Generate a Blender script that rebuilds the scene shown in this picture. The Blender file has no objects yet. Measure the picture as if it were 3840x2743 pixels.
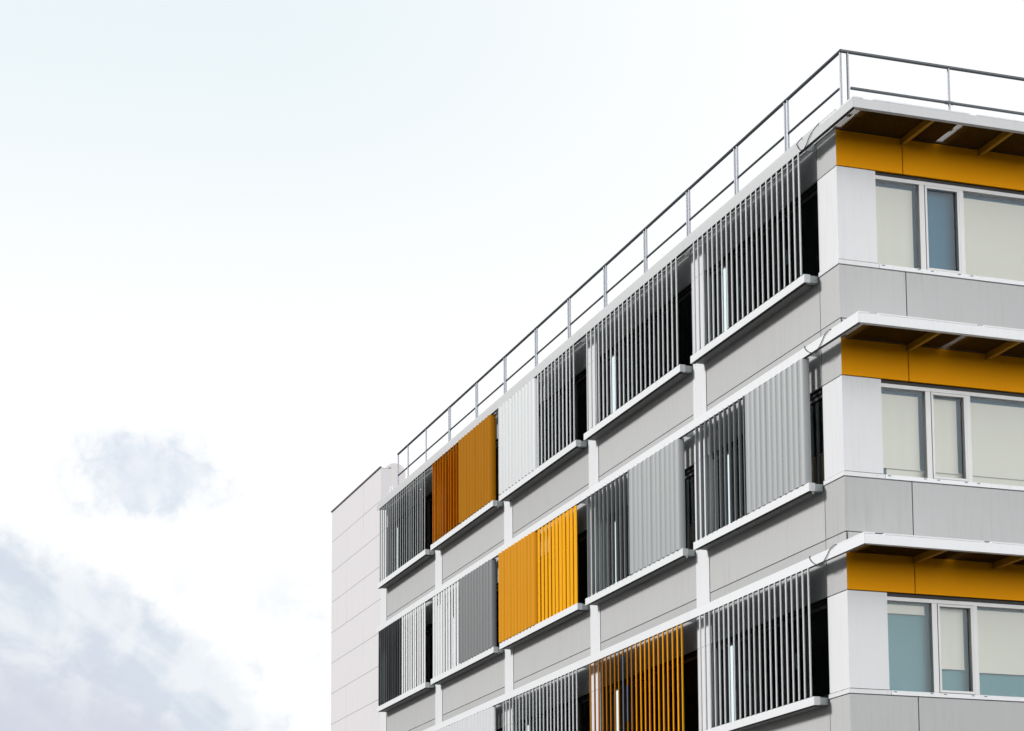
import bpy, bmesh, math, random
from mathutils import Matrix, Vector
random.seed(7)
scn = bpy.context.scene
COL = scn.collection
R = math.radians
H = 3.6            # storey height
Z0 = 14.0          # height of the top-row window sills above the ground

# ------------------------------------------------------------------ camera
cam = bpy.data.cameras.new('Camera')
cob = bpy.data.objects.new('Camera', cam)
COL.objects.link(cob)
_r = Vector((0.952629, -0.304130, -0.001478)).normalized()
_f = Vector((0.302044, 0.945506, 0.121608)).normalized()
_u = _r.cross(_f).normalized()
_r = _f.cross(_u).normalized()
cob.matrix_world = Matrix(((_r.x, _u.x, -_f.x, -16.286), (_r.y, _u.y, -_f.y, -29.512),
                           (_r.z, _u.z, -_f.z, -12.470 + Z0), (0, 0, 0, 1)))
cam.sensor_width = 36
cam.lens = 72.82
cam.shift_x = 0.06495
cam.shift_y = 0.3888
cam.clip_end = 5000
scn.camera = cob

# ------------------------------------------------------------------ exposure
vs = scn.view_settings
vs.view_transform = 'Standard'
vs.look = 'None'
vs.gamma = 1
vs.use_curve_mapping = False
vs.exposure = 0.6
scn.cycles.diffuse_bounces = 1
scn.cycles.glossy_bounces = 2

# ------------------------------------------------------------------ sun
SUN_AZ, SUN_EL = R(286), R(28)      # azimuth clockwise from +Y
sun = bpy.data.lights.new('Sun', 'SUN')
sun.energy = 2.1
sun.angle = R(10)
sun.color = (1.0, 0.985, 0.97)
sob = bpy.data.objects.new('Sun', sun)
COL.objects.link(sob)
sd = Vector((math.sin(SUN_AZ) * math.cos(SUN_EL), math.cos(SUN_AZ) * math.cos(SUN_EL), math.sin(SUN_EL)))
sob.rotation_euler = (-sd).to_track_quat('-Z', 'Y').to_euler()
sob.location = (-30, -30, 60)

# ------------------------------------------------------------------ node helper
class NT:
    def __init__(s, tree):
        s.t = tree; s.n = tree.nodes; s.l = tree.links
        s.n.clear()
    def new(s, typ, **kw):
        n = s.n.new(typ)
        for k, v in kw.items():
            setattr(n, k, v)
        return n
    def put(s, sock, v):
        if hasattr(v, 'node'):
            s.l.new(v, sock)
        elif v is not None:
            sock.default_value = v
    def m(s, op, a, b=None, c=None, clamp=False):
        n = s.new('ShaderNodeMath', operation=op, use_clamp=clamp)
        s.put(n.inputs[0], a); s.put(n.inputs[1], b); s.put(n.inputs[2], c)
        return n.outputs[0]
    def mix(s, f, a, b, typ='MIX'):
        n = s.new('ShaderNodeMix', data_type='RGBA', blend_type=typ)
        s.put(n.inputs['Factor'], f); s.put(n.inputs[6], a); s.put(n.inputs[7], b)
        return n.outputs[2]
    def smooth(s, v, a, b, lo=0.0, hi=1.0):
        n = s.new('ShaderNodeMapRange', interpolation_type='SMOOTHSTEP')
        s.put(n.inputs[0], v)
        for i, q in enumerate((a, b, lo, hi)):
            n.inputs[i + 1].default_value = q
        return n.outputs[0]
    def noise(s, vec, scale, detail=4, rough=.5, dist=0.0):
        n = s.new('ShaderNodeTexNoise')
        s.put(n.inputs['Vector'], vec)
        n.inputs['Scale'].default_value = scale
        n.inputs['Detail'].default_value = detail
        n.inputs['Roughness'].default_value = rough
        n.inputs['Distortion'].default_value = dist
        return n.outputs['Fac']
    def comb(s, x, y, z):
        n = s.new('ShaderNodeCombineXYZ')
        s.put(n.inputs[0], x); s.put(n.inputs[1], y); s.put(n.inputs[2], z)
        return n.outputs[0]

def C4(r, g=None, b=None):
    if g is None: g = b = r
    return (r, g, b, 1)
def srgb(r, g, b):
    f = lambda c: (c / 255 / 12.92) if c <= 10 else ((c / 255 + .055) / 1.055) ** 2.4
    return (f(r), f(g), f(b), 1)

# ------------------------------------------------------------------ sky
world = bpy.data.worlds.new('World')
scn.world = world
world.use_nodes = True
N = NT(world.node_tree)
tc = N.new('ShaderNodeTexCoord')
sep = N.new('ShaderNodeSeparateXYZ')
N.l.new(tc.outputs['Generated'], sep.inputs[0])
X, Y, Zs = sep.outputs
D = 180 / math.pi
az = N.m('MULTIPLY', N.m('ARCTAN2', X, Y), D)            # degrees, clockwise from +Y
el = N.m('MULTIPLY', N.m('ARCSINE', Zs), D)
v2 = N.comb(az, el, 0)
w1 = N.m('SUBTRACT', N.noise(v2, .42, 6, .58), .5)
w2 = N.m('SUBTRACT', N.noise(N.comb(N.m('ADD', az, 40), el, 3), .8, 5, .55), .5)
# bright veil, faintly cyan high up on the left
hi = N.m('MULTIPLY', N.smooth(el, 17, 27), N.smooth(az, 31, 12))
base = N.mix(hi, C4(1.06, 1.06, 1.06), C4(.875, .955, .975))
# small ragged cloud
dx = N.m('DIVIDE', N.m('SUBTRACT', az, 9.2), 2.6)
dy = N.m('DIVIDE', N.m('SUBTRACT', N.m('ADD', el, N.m('MULTIPLY', az, .12)), 15.8), 1.3)
dd = N.m('SQRT', N.m('ADD', N.m('MULTIPLY', dx, dx), N.m('MULTIPLY', dy, dy)))
w3 = N.m('SUBTRACT', N.noise(v2, 1.35, 7, .62, .3), .5)
small = N.smooth(N.m('ADD', dd, N.m('ADD', N.m('MULTIPLY', w1, 1.6), N.m('MULTIPLY', w3, 1.3))), 1.1, .4)
small = N.m('MULTIPLY', small, N.smooth(w3, -.22, .15, 1.0, .6))
# cloud bank low on the left, its edge falling to the right
a5 = N.m('SUBTRACT', az, 5.3)
edge = N.m('SUBTRACT', N.m('SUBTRACT', N.m('SUBTRACT', 12.9, N.m('MULTIPLY', a5, .2)), N.m('MULTIPLY', N.m('MULTIPLY', a5, a5), .05)), el)
edge = N.m('ADD', edge, N.m('ADD', N.m('MULTIPLY', w1, 2.4), N.m('MULTIPLY', w3, 1.6)))
right = N.smooth(N.m('ADD', az, N.m('MULTIPLY', w3, 2.0)), 13.6, 12.0)
bank = N.m('MULTIPLY', N.smooth(edge, -.55, .7), right)
# streaks inside the bank run along its edge
sv = N.comb(N.m('ADD', N.m('MULTIPLY', az, .35), N.m('MULTIPLY', el, .2)), N.m('ADD', N.m('MULTIPLY', el, .95), N.m('MULTIPLY', az, .62)), 0)
streak = N.smooth(N.m('ADD', N.m('MULTIPLY', N.noise(sv, .75, 5, .55, .4), .35), N.m('MULTIPLY', N.noise(v2, .6, 5, .55, .5), .65)), .40, .60)
deep = N.smooth(N.m('ADD', edge, N.m('MULTIPLY', w2, 1.8)), 1.8, 4.4)
bankc = N.mix(streak, srgb(242, 246, 250), srgb(217, 225, 236))
bankc = N.mix(N.m('MULTIPLY', deep, .85), bankc, srgb(212, 215, 228))
# faint wisps between the bank and the building
wisp = N.m('MULTIPLY', N.m('MULTIPLY', N.smooth(N.noise(v2, .55, 6, .6), .5, .68), N.smooth(el, 13.2, 9.8)), 1.0)
sky = N.mix(wisp, base, srgb(240, 244, 250))
sky = N.mix(N.m('MULTIPLY', small, 1.0), sky, srgb(226, 234, 244))
sky = N.mix(bank, sky, bankc)
# the veil is brightest round the hidden sun
dot = N.m('ADD', N.m('ADD', N.m('MULTIPLY', X, sd.x), N.m('MULTIPLY', Y, sd.y)), N.m('MULTIPLY', Zs, sd.z))
glow = N.m('MULTIPLY', N.m('POWER', N.m('MAXIMUM', dot, 0.0), 7.0), 1.0)
# sky outside the view is dimmed, added to deepen the facade shade
over = N.smooth(el, 0, 25, .06, .16)
gap = N.smooth(N.m('ABSOLUTE', N.m('SUBTRACT', az, 20)), 30, 18)
gap = N.m('MULTIPLY', gap, N.smooth(el, 55, 30))
level = N.m('ADD', N.m('MULTIPLY', over, N.m('SUBTRACT', 1.0, gap)), N.m('MULTIPLY', .67, gap))
# unseen bright sky lobe, added behind the camera to light the windowed side
bd = Vector((math.sin(R(152)) * math.cos(R(10)), math.cos(R(152)) * math.cos(R(10)), math.sin(R(10))))
dot2 = N.m('ADD', N.m('ADD', N.m('MULTIPLY', X, bd.x), N.m('MULTIPLY', Y, bd.y)), N.m('MULTIPLY', Zs, bd.z))
glow2 = N.m('POWER', N.m('MAXIMUM', dot2, 0.0), 8.0)
bright = N.m('ADD', N.m('ADD', level, N.m('MULTIPLY', glow, .3)), N.m('MULTIPLY', glow2, 3.9))
bgc = N.new('ShaderNodeBackground')
N.put(bgc.inputs[0], sky); N.put(bgc.inputs[1], bright)
nish = N.new('ShaderNodeTexSky', sky_type='NISHITA', sun_disc=False, sun_elevation=SUN_EL, sun_rotation=SUN_AZ)
bgn = N.new('ShaderNodeBackground')
N.l.new(nish.outputs[0], bgn.inputs[0]); bgn.inputs[1].default_value = .08
mx = N.new('ShaderNodeMixShader'); mx.inputs[0].default_value = .93
N.l.new(bgn.outputs[0], mx.inputs[1]); N.l.new(bgc.outputs[0], mx.inputs[2])
wo = N.new('ShaderNodeOutputWorld'); N.l.new(mx.outputs[0], wo.inputs[0])

# ------------------------------------------------------------------ materials
def base_mat(name):
    m = bpy.data.materials.new(name); m.use_nodes = True
    n = NT(m.node_tree)
    out = n.new('ShaderNodeOutputMaterial')
    return m, n, out
def painted(name, col, rough=.5, metal=0.0, grime=.12, fine=.05, grimecol=(.30, .26, .21), spec=.4, streak=True, bump=.0, coat=0.0, tone=0.0):
    """Paint or coated metal with fine speckle and vertical rain streaks."""
    m, n, out = base_mat(name)
    tc = n.new('ShaderNodeTexCoord'); P = tc.outputs['Object']
    sp = n.new('ShaderNodeSeparateXYZ'); n.l.new(P, sp.inputs[0])
    stv = n.comb(n.m('MULTIPLY', sp.outputs[0], 9), n.m('MULTIPLY', sp.outputs[1], 9), n.m('MULTIPLY', sp.outputs[2], .55))
    st = n.smooth(n.noise(stv, 1.6, 5, .6), .45, .80)
    big = n.smooth(n.noise(P, .9, 4, .55), .35, .75)
    f = n.m('MULTIPLY', n.m('MULTIPLY', st, n.m('ADD', n.m('MULTIPLY', big, .75), .25)), grime if streak else grime * .5)
    c = n.mix(f, C4(*col), C4(*grimecol))
    sk = n.noise(P, 34, 3, .6)
    c = n.mix(fine, c, n.mix(n.smooth(sk, .3, .7), C4(col[0] * .7, col[1] * .7, col[2] * .7), C4(min(1, col[0] * 1.15), min(1, col[1] * 1.15), min(1, col[2] * 1.15))))
    if tone:
        oi = n.new('ShaderNodeObjectInfo')
        k = n.m('ADD', 1.0 - tone, n.m('MULTIPLY', oi.outputs['Random'], 2 * tone))
        c = n.mix(1.0, c, n.comb(k, k, k), 'MULTIPLY')
    b = n.new('ShaderNodeBsdfPrincipled')
    n.put(b.inputs['Base Color'], c)
    b.inputs['Roughness'].default_value = rough
    n.put(b.inputs['Roughness'], n.m('ADD', rough - .06, n.m('MULTIPLY', n.noise(P, 2.3, 4), .12)))
    b.inputs['Metallic'].default_value = metal
    b.inputs['Specular IOR Level'].default_value = spec
    b.inputs['Coat Weight'].default_value = coat
    b.inputs['Coat Roughness'].default_value = .15
    if bump:
        bp = n.new('ShaderNodeBump'); bp.inputs['Strength'].default_value = bump; bp.inputs['Distance'].default_value = .004
        n.put(bp.inputs['Height'], n.noise(P, 90, 3, .6)); n.l.new(bp.outputs[0], b.inputs['Normal'])
    n.l.new(b.outputs[0], out.inputs[0])
    return m

M = {}
M['grey'] = painted('grey_panel_paint', (.49, .49, .49), .6, grime=.36, fine=.07, bump=.15, tone=.045)
M['white'] = painted('white_panel_paint', (.76, .765, .78), .5, tone=.02, grime=.26, fine=.03, grimecol=(.42, .34, .28), bump=.1)
M['trim'] = painted('white_coated_metal', (.82, .83, .845), .42, tone=.02, grime=.2, fine=.025)
M['trim_grey'] = painted('greyer_trim_metal', (.62, .625, .635), .45, tone=.02, grime=.2, fine=.03)  # trim colour toned greyer for the top row
M['yellow'] = painted('yellow_panel_paint', (.95, .375, .0), .6, spec=.06, grime=.10, fine=.06, grimecol=(.35, .2, .03))
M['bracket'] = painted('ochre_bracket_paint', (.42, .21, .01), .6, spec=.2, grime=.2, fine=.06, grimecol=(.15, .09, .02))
M['mesh'] = painted('shaded_mesh_yellow', (.13, .06, .004), .7, spec=.1, grime=.25, fine=.05, grimecol=(.12, .08, .02))  # yellow darkened so the colour holds the shade under the canopies
M['slat_silver'] = painted('silver_louvre_paint', (.68, .70, .71), .38, grime=.10, fine=.02, spec=.5)
M['slat_shaded'] = painted('shaded_louvre_grey', (.37, .39, .395), .42, grime=.12, fine=.02, spec=.5)  # slat silver darkened, shade of the turned blades put into the colour
M['slat_white'] = painted('white_louvre_paint', (.80, .81, .815), .4, grime=.08, fine=.02, spec=.5)
M['slat_deep_shade'] = painted('deep_shade_louvre_grey', (.17, .18, .185), .42, grime=.10, fine=.02, spec=.5)  # deeper grey, painted shade for some tilted and half open blades
M['slat_orange'] = painted('orange_louvre_tone', (.72, .295, .0), .55, grime=.12, fine=.04, grimecol=(.3, .15, .02), spec=.1)  # deeper tone of the slat yellow, set per screen half
M['slat_ochre'] = painted('ochre_louvre_tone', (.43, .165, .0), .6, grime=.25, fine=.04, grimecol=(.12, .06, .01), spec=.06)  # darkest tone of the slat yellow, set per screen half
M['slat_yellow'] = painted('yellow_louvre_paint', (.88, .40, .0), .55, grime=.08, fine=.03, grimecol=(.35, .2, .03), spec=.12, coat=.0)
M['primer'] = painted('bare_slat_primer', (.10, .12, .17), .5, grime=.2)
M['frame'] = painted('window_aluminium', (.62, .615, .61), .45, metal=.1, grime=.16, fine=.03)
M['darkframe'] = painted('darkened_aluminium', (.13, .125, .125), .5, metal=.15, grime=.1)
M['galv'] = painted('galvanised_steel', (.42, .44, .48), .5, metal=.3, grime=.15, fine=.08, streak=False)
M['steel'] = painted('bracket_steel', (.42, .46, .46), .5, metal=.3, grime=.3, fine=.06, grimecol=(.22, .15, .1))
M['sheet'] = painted('dark_shade_sheet', (.16, .16, .155), .6, grime=.3)  # dark colour imitating shade under the trays
M['rail'] = painted('weathered_rail_steel', (.09, .10, .11), .45, metal=.3, grime=.1, fine=.1, streak=False)
M['joint'] = painted('joint_backing', (.05, .045, .045), .9)
M['gasket'] = painted('black_gasket', (.012, .012, .012), .6)
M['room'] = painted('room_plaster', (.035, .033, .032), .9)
M['cream'] = painted('cream_blind_fabric', (.72, .695, .60), .9, grime=.06, fine=.05, spec=.1)
M['inner'] = painted('blue_tint_reflection', (.055, .16, .235), .8, grime=.0, fine=.05, spec=.1)  # colour holds the tint and reflection of the glass
M['inner2'] = painted('teal_tint_reflection', (.15, .29, .31), .8, grime=.0, fine=.05, spec=.1)
M['paper'] = painted('sea_green_paper', (.25, .36, .36), .8)
M['wood'] = painted('brown_board', (.42, .25, .13), .7, grime=.3, fine=.1)
M['cable'] = painted('black_cable_sheath', (.02, .02, .022), .5)
M['pink'] = painted('pale_render', (.72, .69, .69), .75, grime=.12, fine=.04)
M['roof'] = painted('roof_membrane', (.35, .35, .34), .9)

def glass_mat(name, tint, refl=1.0):
    m, n, out = base_mat(name)
    tr = n.new('ShaderNodeBsdfTransparent'); tr.inputs[0].default_value = C4(*tint)
    gl = n.new('ShaderNodeBsdfGlossy'); gl.inputs['Roughness'].default_value = .03
    gl.inputs['Color'].default_value = C4(.9, .95, 1)
    lw = n.new('ShaderNodeLayerWeight'); lw.inputs['Blend'].default_value = .5
    tc = n.new('ShaderNodeTexCoord')
    bp = n.new('ShaderNodeBump'); bp.inputs['Strength'].default_value = .12; bp.inputs['Distance'].default_value = .02
    n.put(bp.inputs['Height'], n.noise(tc.outputs['Object'], 1.7, 2)); n.l.new(bp.outputs[0], gl.inputs['Normal'])
    mx = n.new('ShaderNodeMixShader')
    n.put(mx.inputs[0], n.m('MULTIPLY', n.m('ADD', .04, n.m('MULTIPLY', n.m('POWER', lw.outputs['Facing'], 5.0), .9)), refl, clamp=True))
    n.l.new(tr.outputs[0], mx.inputs[1]); n.l.new(gl.outputs[0], mx.inputs[2])
    n.l.new(mx.outputs[0], out.inputs[0])
    return m
M['glass'] = glass_mat('clear_window_glass', (.95, .96, .96), .3)
M['dglass'] = glass_mat('dark_window_glass', (.62, .66, .66), .5)

def wing_mat():
    m, n, out = base_mat('pale_pink_panels')
    tc = n.new('ShaderNodeTexCoord'); P = tc.outputs['Object']
    sp = n.new('ShaderNodeSeparateXYZ'); n.l.new(P, sp.inputs[0])
    u, z = n.m('ADD', sp.outputs[1], sp.outputs[0]), n.m('SUBTRACT', sp.outputs[2], Z0 + 2.6 - 98.0)
    row = n.m('FLOOR', n.m('DIVIDE', z, .98))
    dz = n.m('ABSOLUTE', n.m('SUBTRACT', n.m('FRACT', n.m('ADD', n.m('DIVIDE', z, .98), .5)), .5))
    lz = n.m('LESS_THAN', dz, .011)
    odd = n.m('FLOOR', n.m('DIVIDE', n.m('MODULO', n.m('ADD', row, 1), 4.0), 2.0))
    uu = n.m('DIVIDE', n.m('ADD', n.m('SUBTRACT', u, 29.571), n.m('MULTIPLY', odd, -1.95)), 3.9)
    du = n.m('ABSOLUTE', n.m('SUBTRACT', n.m('FRACT', n.m('ADD', uu, .5)), .5))
    lu = n.m('MULTIPLY', n.m('LESS_THAN', du, .0028), n.smooth(n.noise(P, 1.2, 3), .35, .6))
    line = n.m('MAXIMUM', n.m('MULTIPLY', lz, .62), n.m('MULTIPLY', lu, .5))
    stv = n.comb(n.m('MULTIPLY', u, 5), 0, n.m('MULTIPLY', sp.outputs[2], .4))
    st = n.smooth(n.noise(stv, 1.3, 5, .6), .45, .85)
    c = n.mix(n.m('MULTIPLY', st, .22), C4(.72, .695, .71), C4(.52, .49, .49))
    c = n.mix(n.m('MULTIPLY', n.smooth(n.noise(P, 20, 4, .6), .4, .7), .06), c, C4(.5, .5, .5))
    c = n.mix(line, c, C4(.16, .15, .15))
    b = n.new('ShaderNodeBsdfPrincipled')
    n.put(b.inputs['Base Color'], c); b.inputs['Roughness'].default_value = .7
    n.l.new(b.outputs[0], out.inputs[0])
    return m
M['wing'] = wing_mat()
def glow_mat():
    m, n, out = base_mat('strip_glow')
    e = n.new('ShaderNodeEmission'); e.inputs[0].default_value = C4(.93, .97, 1); e.inputs[1].default_value = 1.7  # emission imitates brightness behind the louvres, no lamp there
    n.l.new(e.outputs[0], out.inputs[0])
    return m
M['lit'] = glow_mat()

def ground_mat():
    m, n, out = base_mat('asphalt')
    tc = n.new('ShaderNodeTexCoord'); P = tc.outputs['Object']
    c = n.mix(n.smooth(n.noise(P, .25, 5), .35, .7), C4(.032, .032, .034), C4(.055, .053, .05))
    c = n.mix(n.m('MULTIPLY', n.noise(P, 60, 3), .3), c, C4(.12, .12, .12))
    b = n.new('ShaderNodeBsdfPrincipled'); n.put(b.inputs['Base Color'], c); b.inputs['Roughness'].default_value = .9
    n.l.new(b.outputs[0], out.inputs[0])
    return m
M['ground'] = ground_mat()

# ------------------------------------------------------------------ mesh helpers (z is measured from the top-row sills)
class MB:
    def __init__(s):
        s.bm = bmesh.new()
    def prism(s, poly, z0, z1):
        a = sum(poly[i][0] * poly[(i + 1) % len(poly)][1] - poly[(i + 1) % len(poly)][0] * poly[i][1] for i in range(len(poly)))
        if a < 0: poly = poly[::-1]
        lo = [s.bm.verts.new((x, y, z0 + Z0)) for x, y in poly]
        hi = [s.bm.verts.new((x, y, z1 + Z0)) for x, y in poly]
        s.bm.faces.new(lo[::-1]); s.bm.faces.new(hi)
        k = len(poly)
        for i in range(k):
            s.bm.faces.new((lo[i], lo[(i + 1) % k], hi[(i + 1) % k], hi[i]))
        return s
    def box(s, x0, x1, y0, y1, z0, z1):
        return s.prism([(x0, y0), (x1, y0), (x1, y1), (x0, y1)], z0, z1)
    def tube(s, pts, r, seg=8):
        pts = [Vector((p[0], p[1], p[2] + Z0)) for p in pts]
        rings = []
        for i, p in enumerate(pts):
            t = (pts[min(i + 1, len(pts) - 1)] - pts[max(i - 1, 0)]).normalized()
            a = t.orthogonal().normalized() if i == 0 else (a - t * a.dot(t)).normalized()
            b = t.cross(a)
            rings.append([s.bm.verts.new(p + (a * math.cos(q) + b * math.sin(q)) * r) for q in [2 * math.pi * j / seg for j in range(seg)]])
        for A, B in zip(rings, rings[1:]):
            for j in range(seg):
                f = s.bm.faces.new((A[j], A[(j + 1) % seg], B[(j + 1) % seg], B[j])); f.smooth = True
        for f in (s.bm.faces.new(rings[0][::-1]), s.bm.faces.new(rings[-1])):
            for e in f.edges: e.smooth = False
        return s
    def slat(s, x, y, th, L, t, z0, z1, seg=9):
        """Lens-shaped louvre blade standing upright; th is the turn from the wall line."""
        c, sn = math.cos(th), math.sin(th)
        prof = []
        for i in range(seg + 1):
            q = -1 + 2 * i / seg
            prof.append((q * L / 2, t / 2 * (1 - q * q) + .0045))
        loop = prof + [(a, -b) for a, b in prof[::-1]]
        poly = [(x + a * sn + b * c, y + a * c - b * sn) for a, b in loop]
        n0 = len(s.bm.faces)
        s.prism(poly, z0, z1)
        s.bm.faces.ensure_lookup_table()
        for f in s.bm.faces[n0 + 2:]:
            f.smooth = True
        for f in s.bm.faces[n0:n0 + 2]:
            for e in f.edges: e.smooth = False
        return s
    def build(s, name, mat, parent=None, bevel=0.0, mats=None):
        bmesh.ops.recalc_face_normals(s.bm, faces=s.bm.faces)
        me = bpy.data.meshes.new(name)
        s.bm.to_mesh(me); s.bm.free()
        for m in (mats or [mat]): me.materials.append(m)
        o = bpy.data.objects.new(name, me)
        COL.objects.link(o)
        if parent is not None: o.parent = parent
        if bevel:
            b = o.modifiers.new('edge', 'BEVEL'); b.width = bevel; b.segments = 2; b.limit_method = 'ANGLE'; b.angle_limit = R(40)
        return o

def tag(o, label=None, cat=None, group=None, kind=None):
    for k, v in (('label', label), ('category', cat), ('group', group), ('kind', kind)):
        if v: o[k] = v
    return o
def empty(name, loc=(0, 0, 0)):
    o = bpy.data.objects.new(name, None); COL.objects.link(o); o.location = loc
    return o
def part(o, label):
    o['label'] = label
    return o

# ------------------------------------------------------------------ ground
g = MB()
vs4 = [g.bm.verts.new(p) for p in ((-1500, -1500, 0), (1500, -1500, 0), (1500, 1500, 0), (-1500, 1500, 0))]
g.bm.faces.new(vs4)
tag(g.build('ground', M['ground']), kind='structure')

# ------------------------------------------------------------------ the office building
B = tag(empty('office_building'), 'grey and white office block with yellow bands, upright louvres and thin canopies', 'building')
OUT = -.28                    # plane of the fascias and louvre trays
WL, WR = .682, .735           # white corner piece: along the louvred side, along the windowed side
RY = [.695, 5.786, 11.269, 16.795, 22.341]       # near end of each tray
LY = [5.305, 10.811, 16.364, 21.874, 27.016]     # far end
PA = [5.204, 10.653, 16.145, 21.706, 27.013]     # pilasters, near and far edge
PB = [5.79, 11.216, 16.757, 22.325, 27.643]
XEND = 9.0
YEND = 27.643
T = .04                       # panel thickness
ROWS = 3
ZW = 1.625                    # top of windows
BOT = -Z0

# structural core (seen only in the open joints) and the rooms
core = MB()
for k in range(ROWS + 1):
    zt, zb = (2.28 if k == 0 else ZW + .95 - k * H + .01), ZW + .03 - k * H
    core.box(.05, XEND, .05, YEND, zb, zt)                       # slab and lintel zone above each window band
    if k < ROWS:
        core.box(.05, XEND, .05, YEND, -1.02 - k * H, -.06 - k * H)
        core.box(.05, .72, .05, .66, -.06 - k * H, ZW + .03 - k * H)         # corner column
        for a, b in zip(PA, PB):
            core.box(.05, .45, a + .02, b - .02, -.06 - k * H, ZW + .03 - k * H)
core.box(.05, XEND, .05, YEND, BOT, -2 * H - 1.0)
core.build('structure_core', M['joint'], B)
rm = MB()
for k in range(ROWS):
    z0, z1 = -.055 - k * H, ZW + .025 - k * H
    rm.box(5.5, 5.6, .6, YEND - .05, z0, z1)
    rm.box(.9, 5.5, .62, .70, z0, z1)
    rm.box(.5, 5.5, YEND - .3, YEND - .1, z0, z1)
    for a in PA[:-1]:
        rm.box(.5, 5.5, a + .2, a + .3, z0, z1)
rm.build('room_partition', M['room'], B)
MB().box(0, XEND, 0, YEND, 2.284, 2.31).build('roof', M['roof'], B)

GAP = .017
def left_panel(y0, y1, z0, z1, mat='grey', name='wall_panel', x=0.0):
    return MB().box(x, x + T, y0 + GAP / 2, y1 - GAP / 2, z0 + GAP / 2, z1 - GAP / 2).build(name, M[mat], B, .002)
def right_panel(x0, x1, z0, z1, mat='grey', name='wall_panel'):
    return MB().box(x0 + GAP / 2, x1 - GAP / 2, 0, T, z0 + GAP / 2, z1 - GAP / 2).build(name, M[mat], B, .002)
def corner_panel(wl, wr, z0, z1, mat, name):
    g_ = GAP / 2
    return MB().prism([(0, 0), (wr - g_, 0), (wr - g_, T), (T, T), (T, wl - g_), (0, wl - g_)], z0 + g_, z1 - g_).build(name, M[mat], B, .003)

BAYS = [(WL, PA[0])] + [(PB[i], PA[i + 1]) for i in range(4)]
JX = [1.25, 4.27, 7.29, XEND]
for k in range(ROWS):
    z = -k * H
    top = 2.282 if k == 0 else 2.594
    # corner stack
    corner_panel(WL, WR, z, z + ZW, 'white', 'corner_panel')
    MB().prism([(-.018, -.018), (WR + .01, -.018), (WR + .01, .03), (.03, .03), (.03, WL), (-.018, WL)], z - .078, z - .004).build('corner_sill', M['white'], B, .004)
    corner_panel(WL, JX[0], z - 1.006, z - .080, 'grey', 'wall_panel')
    # upper corner: grey on the louvred side, yellow on the windowed side, mitred
    g_ = GAP / 2
    MB().prism([(0, .0005), (0, WL - g_), (T, WL - g_), (T, T + .0005)], z + ZW + g_, z + top - g_).build('wall_panel', M['grey'], B)
    MB().prism([(.0005, 0), (T + .0005, T), (JX[0] - g_, T), (JX[0] - g_, 0)], z + ZW + g_, z + 2.25).build('yellow_panel', M['yellow'], B)
    for a, b in zip(JX, JX[1:]):
        right_panel(a, b, z + ZW, z + 2.256, 'yellow', 'yellow_panel')
        right_panel(a, b, z - 1.006, z - .080)
    if k:
        MB().box(.0405, XEND, 0, T, z + 2.262, z + 2.588).build('wall_panel', M['grey'], B)
    # louvred side
    for b, (y0, y1) in enumerate(BAYS):
        left_panel(y0, y1, z - 1.006, z - .03)
        left_panel(y0, y1, z + ZW, z + top)
for a, b in zip(PA, PB):
    for k in range(ROWS):
        top = 2.282 if k == 0 else 2.594
        for z0, z1 in (((-H + ZW, ZW), (ZW, top)) if k == 0 else ((-H + ZW, ZW),)):
            MB().box(-.012, T, a + .003, b - .003, z0 - k * H + .003, z1 - k * H - .003).build('pilaster', M['white'], B, .003)
# plain lower storeys, below the picture
MB().prism([(0, 0), (XEND, 0), (XEND, T), (T, T), (T, YEND), (0, YEND)], BOT, -2 * H - 1.012).build('lower_wall', M['grey'], B)

# fascia beams along the louvred side, mitred at the canopy corner
E = 1.099
FB, FT = 2.13, 2.291
seg = [(-E, RY[1] - .24), (RY[1] - .236, RY[2] - .25), (RY[2] - .246, RY[3] - .25), (RY[3] - .246, RY[4] - .25), (RY[4] - .246, 27.11)]
FD = .085
for k in range(ROWS):
    z = -k * H
    for i, (a, b) in enumerate(seg):
        if i == 0:
            poly = [(OUT, a), (OUT + FD, a + FD), (OUT + FD, b), (OUT, b)]
        else:
            poly = [(OUT, a), (OUT + FD, a), (OUT + FD, b), (OUT, b)]
        y_end = poly[2][1]
        fm = MB().prism([poly[0], (OUT + .012, a + (.012 if i == 0 else 0)), (OUT + .012, b), (OUT, b)], z + FB, z + FT)
        fm.prism([(OUT + .0125, a + (.0125 if i == 0 else 0)), (OUT + FD, a + (FD if i == 0 else 0)), (OUT + FD, b), (OUT + .0125, b)], z + FT - .012, z + FT - .0005)
        fm.prism([(OUT + FD - .012, a + (FD if i == 0 else 0)), (OUT + FD, a + (FD if i == 0 else 0)), (OUT + FD, b), (OUT + FD - .012, b)], z + FB + .01, z + FT - .0125)
        fm.build('fascia_beam', M['trim' if k else 'trim_grey'], B)
    # plates that carry the fascia
    for y in [WL + .02] + [b + .01 for b in PB[:-1]]:
        MB().box(OUT + FD, -.014, y, y + .012, z + FB + .012, z + FT - .02).build('fascia_bracket', M['steel'], B)
    for a in PA:
        MB().box(OUT + FD, -.014, a - .03, a - .018, z + FB + .012, z + FT - .02).build('fascia_bracket', M['steel'], B)
# roof upstand behind the top fascia
MB().box(-.20, -.175, -.36, 27.2, 2.305, 2.425).build('roof_upstand', M['trim_grey'], B, .004)

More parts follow.
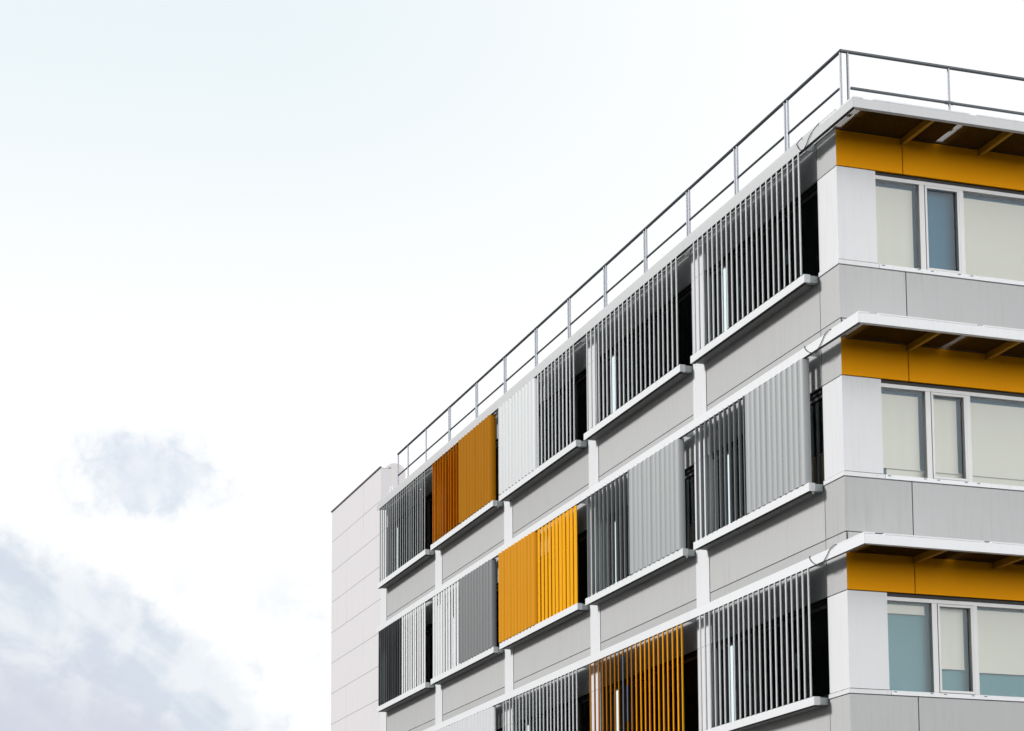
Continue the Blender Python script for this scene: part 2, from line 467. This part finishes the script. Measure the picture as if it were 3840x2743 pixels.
# canopies over the windowed side
for k in range(ROWS):
    z = -k * H
    c = MB().prism([(OUT + .001, -E), (OUT + FD + .001, -E + FD), (XEND, -E + FD), (XEND, -E)], z + FB, z + FT).build('canopy', M['trim' if k else 'trim_grey'], B, .004)
    xs = [(-.275, -.09), (.09, 1.89), (2.02, 3.82), (3.95, 5.75), (5.88, 7.68), (7.81, XEND)]
    for a, b in xs:
        MB().box(a, b, -E + .004, -.004, z + 2.295, z + 2.318).build('cover_sheet', M['trim'], c)
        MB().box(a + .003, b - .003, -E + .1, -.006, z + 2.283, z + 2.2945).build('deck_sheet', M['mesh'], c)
    so = MB()
    q = -.19
    while q < XEND - .02:                       # lower layer of the open mesh
        so.box(q, q + .007, -E + FD, -.003, z + 2.246, z + 2.252)
        q += .035
    yq = -E + FD + .01
    while yq < -.02:
        so.box(OUT + FD, XEND, yq, yq + .006, z + 2.253, z + 2.259)
        yq += .03
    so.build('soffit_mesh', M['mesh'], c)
    x = 1.25
    while x < XEND:
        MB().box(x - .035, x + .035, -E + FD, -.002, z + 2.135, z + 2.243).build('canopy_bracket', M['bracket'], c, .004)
        x += 1.5

# louvre trays with their arms
def tray(k, b):
    z = -k * H
    y0, y1 = RY[b], LY[b]
    zt, zb = z - .042, z - .184
    tm = MB().box(OUT, OUT + .012, y0, y1, zb, zt).box(OUT + .0125, OUT + .115, y0, y1, zt - .012, zt - .0005)
    tm.box(OUT + .103, OUT + .115, y0, y1, zb + .012, zt - .0125)
    tm.box(OUT + .0125, OUT + .1025, y0, y0 + .012, zb, zt - .0125).box(OUT + .0125, OUT + .1025, y1 - .012, y1, zb, zt - .0125)
    t = tm.build('louvre_tray', M['trim'], B)
    for y in (y0 + .012, (y0 + y1) / 2, y1 - .112):
        w = .012 if y < y1 - .2 and y > y0 + .1 else .10
        MB().box(OUT + .117, -.001 if w < .05 else -.014, y, y + w, z - .172, z - .054).build('tray_arm', M['steel'], t)
    lip = MB().box(OUT + .06, -.05, y0 + .13, y1 - .13, z - .196, z - .187)
    lip.build('shade_plate', M['sheet'], t)  # plate added to make the tray underside dark
    return t

# louvre blades: (row, bay) -> far half and near half as (turn in degrees, paint); the grey tones stand in for shade
PITCH = 4.58 / 22
S, G_, W_, Y_, D_, O_, P_ = 'slat_silver', 'slat_shaded', 'slat_white', 'slat_yellow', 'slat_deep_shade', 'slat_ochre', 'slat_orange'
LV = {(0, 0): [(25.7, S), (27.2, S)], (0, 1): [(22.5, S), (24, S)], (0, 2): [(-28, S), (20.5, S)],
      (0, 3): [(35, P_), (-38, O_)], (0, 4): [(16.2, G_), (17, G_)],
      (1, 0): [(40, G_), (-33, G_)], (1, 1): [(38, G_), (-34, G_)], (1, 2): [(-40, P_), (6, Y_)],
      (1, 3): [(7, W_), (-36, D_)], (1, 4): [(36, D_), (9, W_)],
      (2, 0): [(25.7, S), (27.2, S)], (2, 1): [(22.5, O_), (24, Y_)], (2, 2): [(22.5, S), (20.8, S)],
      (2, 3): [(-16, S), (-16, S)], (2, 4): [(20, S), (20, S)]}
NAMES = {S: 'silver', G_: 'grey', W_: 'white', Y_: 'yellow', D_: 'shade-darkened grey', O_: 'brownish orange', P_: 'orange'}
for (k, b), halves in LV.items():
    if (k, b) == (2, 4): continue
    z = -k * H
    tray(k, b)
    y0, y1 = RY[b] + .06, LY[b] - .06
    n = 22
    p = (y1 - y0) / n
    for h, (deg, mt) in enumerate(halves):
        m = MB()
        rng = range(11, 22) if h == 0 else range(0, 11)
        for i in rng:
            y = y0 + (i + .5) * p
            m.slat(-.245 + random.uniform(-.004, .004), y + random.uniform(-.004, .004), R(deg + random.gauss(0, 1.1)), p * 1.04, .068 if deg < -10 else .034 if deg < 10 else .022 if (k, b) == (0, 4) else .028, z - .036, z + FB - .006)
        if (k, b) == (2, 1):
            # three blades in the middle have lost their yellow coat, shown as sleeves of primer
            o = m.build('louvre_screen', M[mt], B)
            if h == 0:
                pr = MB()
                for i, (za, zb) in ((11, (-.03, 1.95)), (12, (.62, 1.35)), (13, (-.03, 1.98))):
                    y = y0 + (i + .5) * p
                    pr.slat(-.245, y, R(deg), p * 1.05, .034, z + za, z + zb)
                part(pr.build('bare_slat', M['primer'], o), 'slat stripped to dark bluish primer')
        else:
            o = m.build('louvre_screen', M[mt], B)
        part(o, '%s %s louvre screen' % ('closed' if deg < 10 else 'half open' if deg > 30 else 'open', NAMES[mt]))

# ribbon windows behind the louvres
for k in range(ROWS):
    z = -k * H
    for b, (y0, y1) in enumerate(BAYS):
        if (k, b) == (2, 4): continue
        f = MB()
        xa, xb = .09, .17
        f.box(xa, xb, y0 + .004, y1 - .004, z + 1.50, z + 1.56)
        f.box(xa, xb, y0 + .004, y1 - .004, z - .028, z + .035)
        f.box(xa, xb, y1 - .11, y1 - .004, z + .036, z + 1.499)
        f.box(xa, xb, y0 + .004, y0 + .05, z + .036, z + 1.499)
        for fr, w in ((.205, .15), (.375, .10), (.615, .16), (.79, .10)):
            yc = y1 - .004 - fr * (y1 - y0)
            f.box(xa, xb, yc - w / 2, yc + w / 2, z + .036, z + 1.499)
        w = f.build('ribbon_window', M['darkframe'], B, .003)  # grey frames coloured dark to imitate shade behind the louvres
        MB().box(.128, .134, y0 + .052, y1 - .112, z + .036, z + 1.499).build('pane', M['dglass'], w)
        MB().box(.055, .088, y0 + .004, y1 - .004, z + 1.561, z + 1.615).build('gasket', M['gasket'], w)
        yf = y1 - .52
        MB().box(.139, .145, yf - .10, yf + .06, z + .037, z + 1.498).build('glow_strip', M['lit'], w)  # glowing strip added to imitate a bright band behind the louvres
        if (k, b) in ((0, 0), (0, 1), (2, 0)):
            for fr in (.28, .70):
                yp = y1 - fr * (y1 - y0)
                MB().box(.120, .124, yp - .06, yp + .06, z + .66, z + .93).build('paper_notice', M['paper'], w)

# windows of the windowed side
WIN = [(.745, 1.567, 'wide'), (1.668, 2.338, 'case'), (2.425, 3.95, 'wide'), (4.05, 4.72, 'case'), (4.81, 6.3, 'wide'), (6.4, 7.07, 'case'), (7.16, 8.7, 'wide')]
for k in range(ROWS):
    z = -k * H
    f = MB()
    f.box(WR + .002, XEND - .1, .03, .12, z + 1.497, z + 1.562)
    f.box(WR + .002, XEND - .1, .03, .12, z - .004, z + .006)
    for (a, b, t), (a2, b2, t2) in zip(WIN, WIN[1:]):
        f.box(b, a2, .03, .12, z + .0065, z + 1.4965)
    f.box(WR + .002, WIN[0][0], .035, .12, z + .0065, z + 1.4965)
    w = f.build('ribbon_window', M['frame'], B, .003)
    MB().box(WR + .002, XEND - .1, .052, .11, z + 1.5625, z + ZW).build('gasket', M['gasket'], w)
    s = MB().box(WR + .012, XEND, -.022, .04, z - .078, z - .005).build('window_sill', M['trim'], w, .004)
    wh = MB()
    for a, b, t in WIN:
        for x in (a + .075, b - .075):
            wh.box(x - .027, x + .027, -.0245, -.0205, z - .030, z - .018)
    wh.build('weep_slot', M['gasket'], s)
    for i, (a, b, t) in enumerate(WIN):
        if t == 'case':
            cs = MB()
            i0, i1, j0, j1 = a + .006, b - .006, z + .012, z + 1.491
            d = .04
            cs.box(i0, i1, .02, .10, j1 - d, j1).box(i0, i1, .02, .10, j0, j0 + d)
            cs.box(i0, i0 + d, .02, .10, j0 + d + .0005, j1 - d - .0005).box(i1 - d, i1, .02, .10, j0 + d + .0005, j1 - d - .0005)
            cs.build('casement', M['frame'], w, .003)
            a, b = a + .046, b - .046
            p0, p1 = z + .052, z + 1.45
        else:
            p0, p1 = z + .0065, z + 1.4965
        MB().box(a, b, .072, .078, p0, p1).build('pane', M['glass'], w)
        # what hangs behind the glass
        full, blind = True, None
        if k == 0:
            blind = (0.0, 1.6) if t == 'wide' else None
        elif k == 1:
            blind = (.175, 1.6)
        else:
            blind = {0: (1.33, 1.6), 1: (.45, 1.6), 2: (.42, 1.6)}.get(i, (.4, 1.6))
        if blind:
            r = b - (.06 if i == 0 or t == 'case' else .0) - .0
            bl = MB()
            # fabric with a slow wave
            nseg = 24
            pts = [(a - .01 + (r - a) * j / nseg, .150 + .0012 * math.sin(j * .7 + i)) for j in range(nseg + 1)]
            bl.prism(pts + [(x, y + .003) for x, y in pts[::-1]], z + blind[0], z + (1.42 if k < 2 else 1.46))
            bl.box(a - .01, r, .142, .158, z + blind[0] - .022, z + blind[0] - .002)
            bl.build('roller_blind', M['cream'], w)
        MB().box(a - .03, b + .03, .185, .195, z - .05, z + 1.6).build('tint_reflection_backing', M['inner2' if k == 2 else 'inner'], w)  # sheet added behind the pane to carry its blue tint and reflection
        if k == 1:
            MB().box(a + (.13 if i == 0 else -.02), b + .02, .165, .183, z - .05, z + .17).build('inner_ledge', M['cream'], w)

# ------------------------------------------------------------------ boards standing inside two windows
for (y, zz, lab) in ((1.62, -H, 'brown board leaning inside the middle-floor window nearest the building corner'),
                     (6.75, -H, 'brown board leaning inside the middle-floor window one bay beyond the corner bay')):
    m = MB().box(.36, .385, y - .42, y + .22, zz + .0, zz + .70)
    o = m.build('wooden_board', M['wood'], None, .004)
    MB().box(.350, .3595, y - .42, y + .22, zz + .66, zz + .70).build('edge_strip', M['wood'], o)
    tag(o, lab, 'board', 'boards inside the windows')

# ------------------------------------------------------------------ roof railings
rl = tag(empty('roof_railing', (0, 12, Z0 + 2.3)), 'long galvanised guard rail on the roof edge above the louvred side', 'railing', 'roof edge railings')
def rail_obj(m, name, parent):
    o = m.build(name, M['galv' if name == 'post' else 'rail'], parent)
    o.matrix_parent_inverse = Matrix.Translation(-parent.location)
    return o
XR = -.12
py = [-.44, 1.508, 3.521, 5.635, 7.728, 9.886, 12.013, 14.13, 16.309, 18.467, 20.692]
ends = [22.772, 24.476, 25.45]
zr, zm, zbase = 3.40, 2.775, 2.30
def post(x, y, parent, nm='post'):
    rail_obj(MB().tube([(x, y, zbase), (x, y, zr - .02)], .021, 10).box(x - .05, x + .05, y - .05, y + .05, zbase - .002, zbase + .01), nm, parent)
for i, y in enumerate(py):
    if i:
        post(XR, y - .055, rl); post(XR, y + .055, rl)
    else:
        post(XR, y + .0, rl)
for y in ends: post(XR, y, rl)
stops = py + ends
for i in range(len(stops) - 1):
    a, b = stops[i] + .03, stops[i + 1] - .03
    rail_obj(MB().tube([(XR, a - .055 if i else a - .06, zr), (XR, b + .055, zr)], .030, 12), 'top_rail', rl)
    rail_obj(MB().tube([(XR, a + .04, zm), (XR, b - .04 if i < 10 else b + .03, zm)], .022, 10), 'mid_rail', rl)
rr = tag(empty('roof_railing', (4, -.42, Z0 + 2.3)), 'short galvanised guard rail on the roof edge above the windowed canopy side', 'railing', 'roof edge railings')
YR = -.46
px = [.0, 1.9, 3.8, 5.7, 7.6]
for x in px: post(x, YR, rr)
for i in range(4):
    a, b = px[i], px[i + 1]
    rail_obj(MB().tube([(a - .14 if i == 0 else a + .002, YR, zr - .002), (b - .002, YR, zr - .002)], .030, 12), 'top_rail', rr)
    rail_obj(MB().tube([(a + .05, YR, zm), (b - .004, YR, zm)], .025, 10), 'mid_rail', rr)
    rail_obj(MB().tube([(b - .075, YR, zm - .001), (b + .075, YR, zm - .001)], .031, 10), 'rail_sleeve', rr)

# ------------------------------------------------------------------ cables over the fascia near the corner
def smooth_curve(P, n=10):
    out = []
    P = [P[0]] + P + [P[-1]]
    for i in range(1, len(P) - 2):
        p0, p1, p2, p3 = [Vector(q) for q in P[i - 1:i + 3]]
        for j in range(n):
            t = j / n
            out.append(.5 * ((2 * p1) + (-p0 + p2) * t + (2 * p0 - 5 * p1 + 4 * p2 - p3) * t * t + (-p0 + 3 * p1 - 3 * p2 + p3) * t ** 3))
    out.append(Vector(P[-1]))
    return out
for k, nm in enumerate(('top', 'middle', 'lowest visible')):
    if k == 0:
        a = [(-.19, .20, 2.43), (-.292, .30, 2.271), (-.295, .395, 2.217), (-.295, .451, 2.162), (-.29, .56, 2.115), (-.26, .66, 2.10)]
        b = [(-.19, .80, 2.43), (-.292, .81, 2.30), (-.295, .804, 2.257), (-.295, .72, 2.156), (-.28, .64, 2.115), (-.24, .58, 2.11)]
    else:
        a = [(-.2, -.25, 2.305), (-.292, -.16, 2.307), (-.295, -.003, 2.275), (-.295, .104, 2.196), (-.295, .197, 2.135), (-.28, .30, 2.10), (-.24, .40, 2.10)]
        b = [(-.2, .76, 2.30), (-.292, .718, 2.300), (-.295, .675, 2.231), (-.295, .547, 2.145), (-.28, .46, 2.11), (-.24, .40, 2.10)]
    m = MB()
    for P in (a, b):
        m.tube(smooth_curve([(x, y, z - k * H) for x, y, z in P]), .0068, 6)
    o = m.build('hanging_cable', M['cable'])
    tag(o, 'thin black cable looped over the %s fascia near the building corner' % nm, 'cable', 'cables looped over the fascias')

# ------------------------------------------------------------------ the pale wing at the far end
wg = tag(empty('pale_wing', (0, 30, 0)), 'taller pale pinkish panelled block at the far left end of the facade', 'building')
def wing_obj(m, name, mat, bevel=0):
    o = m.build(name, M[mat], wg, bevel); o.matrix_parent_inverse = Matrix.Translation(-wg.location); return o
wing_obj(MB().prism([(0, 27.65), (14, 27.65), (14, 33.37), (0, 33.37)], BOT, 2.3).box(0, .295, 27.65, 33.37, 2.3005, 3.585), 'wall', 'wing')
wing_obj(MB().box(-.03, .02, 27.66, 33.40, 3.587, 3.625), 'coping', 'darkframe')
# round-topped hood behind the railing
hm = MB()
poly = [(.50, 2.302)] + [(.83 - .32 * math.cos(math.pi * i / 20), 3.84 + .30 * math.sin(math.pi * i / 20)) for i in range(21)] + [(1.15, 2.302)]
lo = [hm.bm.verts.new((x, 29.0, z + Z0)) for x, z in poly]; hi2 = [hm.bm.verts.new((x, 30.2, z + Z0)) for x, z in poly]
hm.bm.faces.new(lo); hm.bm.faces.new(hi2[::-1])
for i in range(len(poly)):
    j = (i + 1) % len(poly)
    hm.bm.faces.new((lo[i], hi2[i], hi2[j], lo[j]))
ho = hm.build('vent_hood', M['pink'], None, .01)
tag(ho, 'round topped pale pink roof hood behind the far end of the railing', 'roof hood')
MB().box(.27, .33, 27.72, 27.78, 3.602, 3.63).build('edge_clip', M['darkframe'], wg).matrix_parent_inverse = Matrix.Translation(-wg.location)
# small white cap on the roof edge
cm = MB().tube([(-.1, 26.2, 2.32), (-.1, 26.2, 2.60), (-.1, 26.2, 2.64), (-.1, 26.2, 2.655)], .06, 14)
tag(cm.build('roof_vent', M['slat_white'], None), 'small white roof vent on the roof edge near the pale block', 'roof vent')
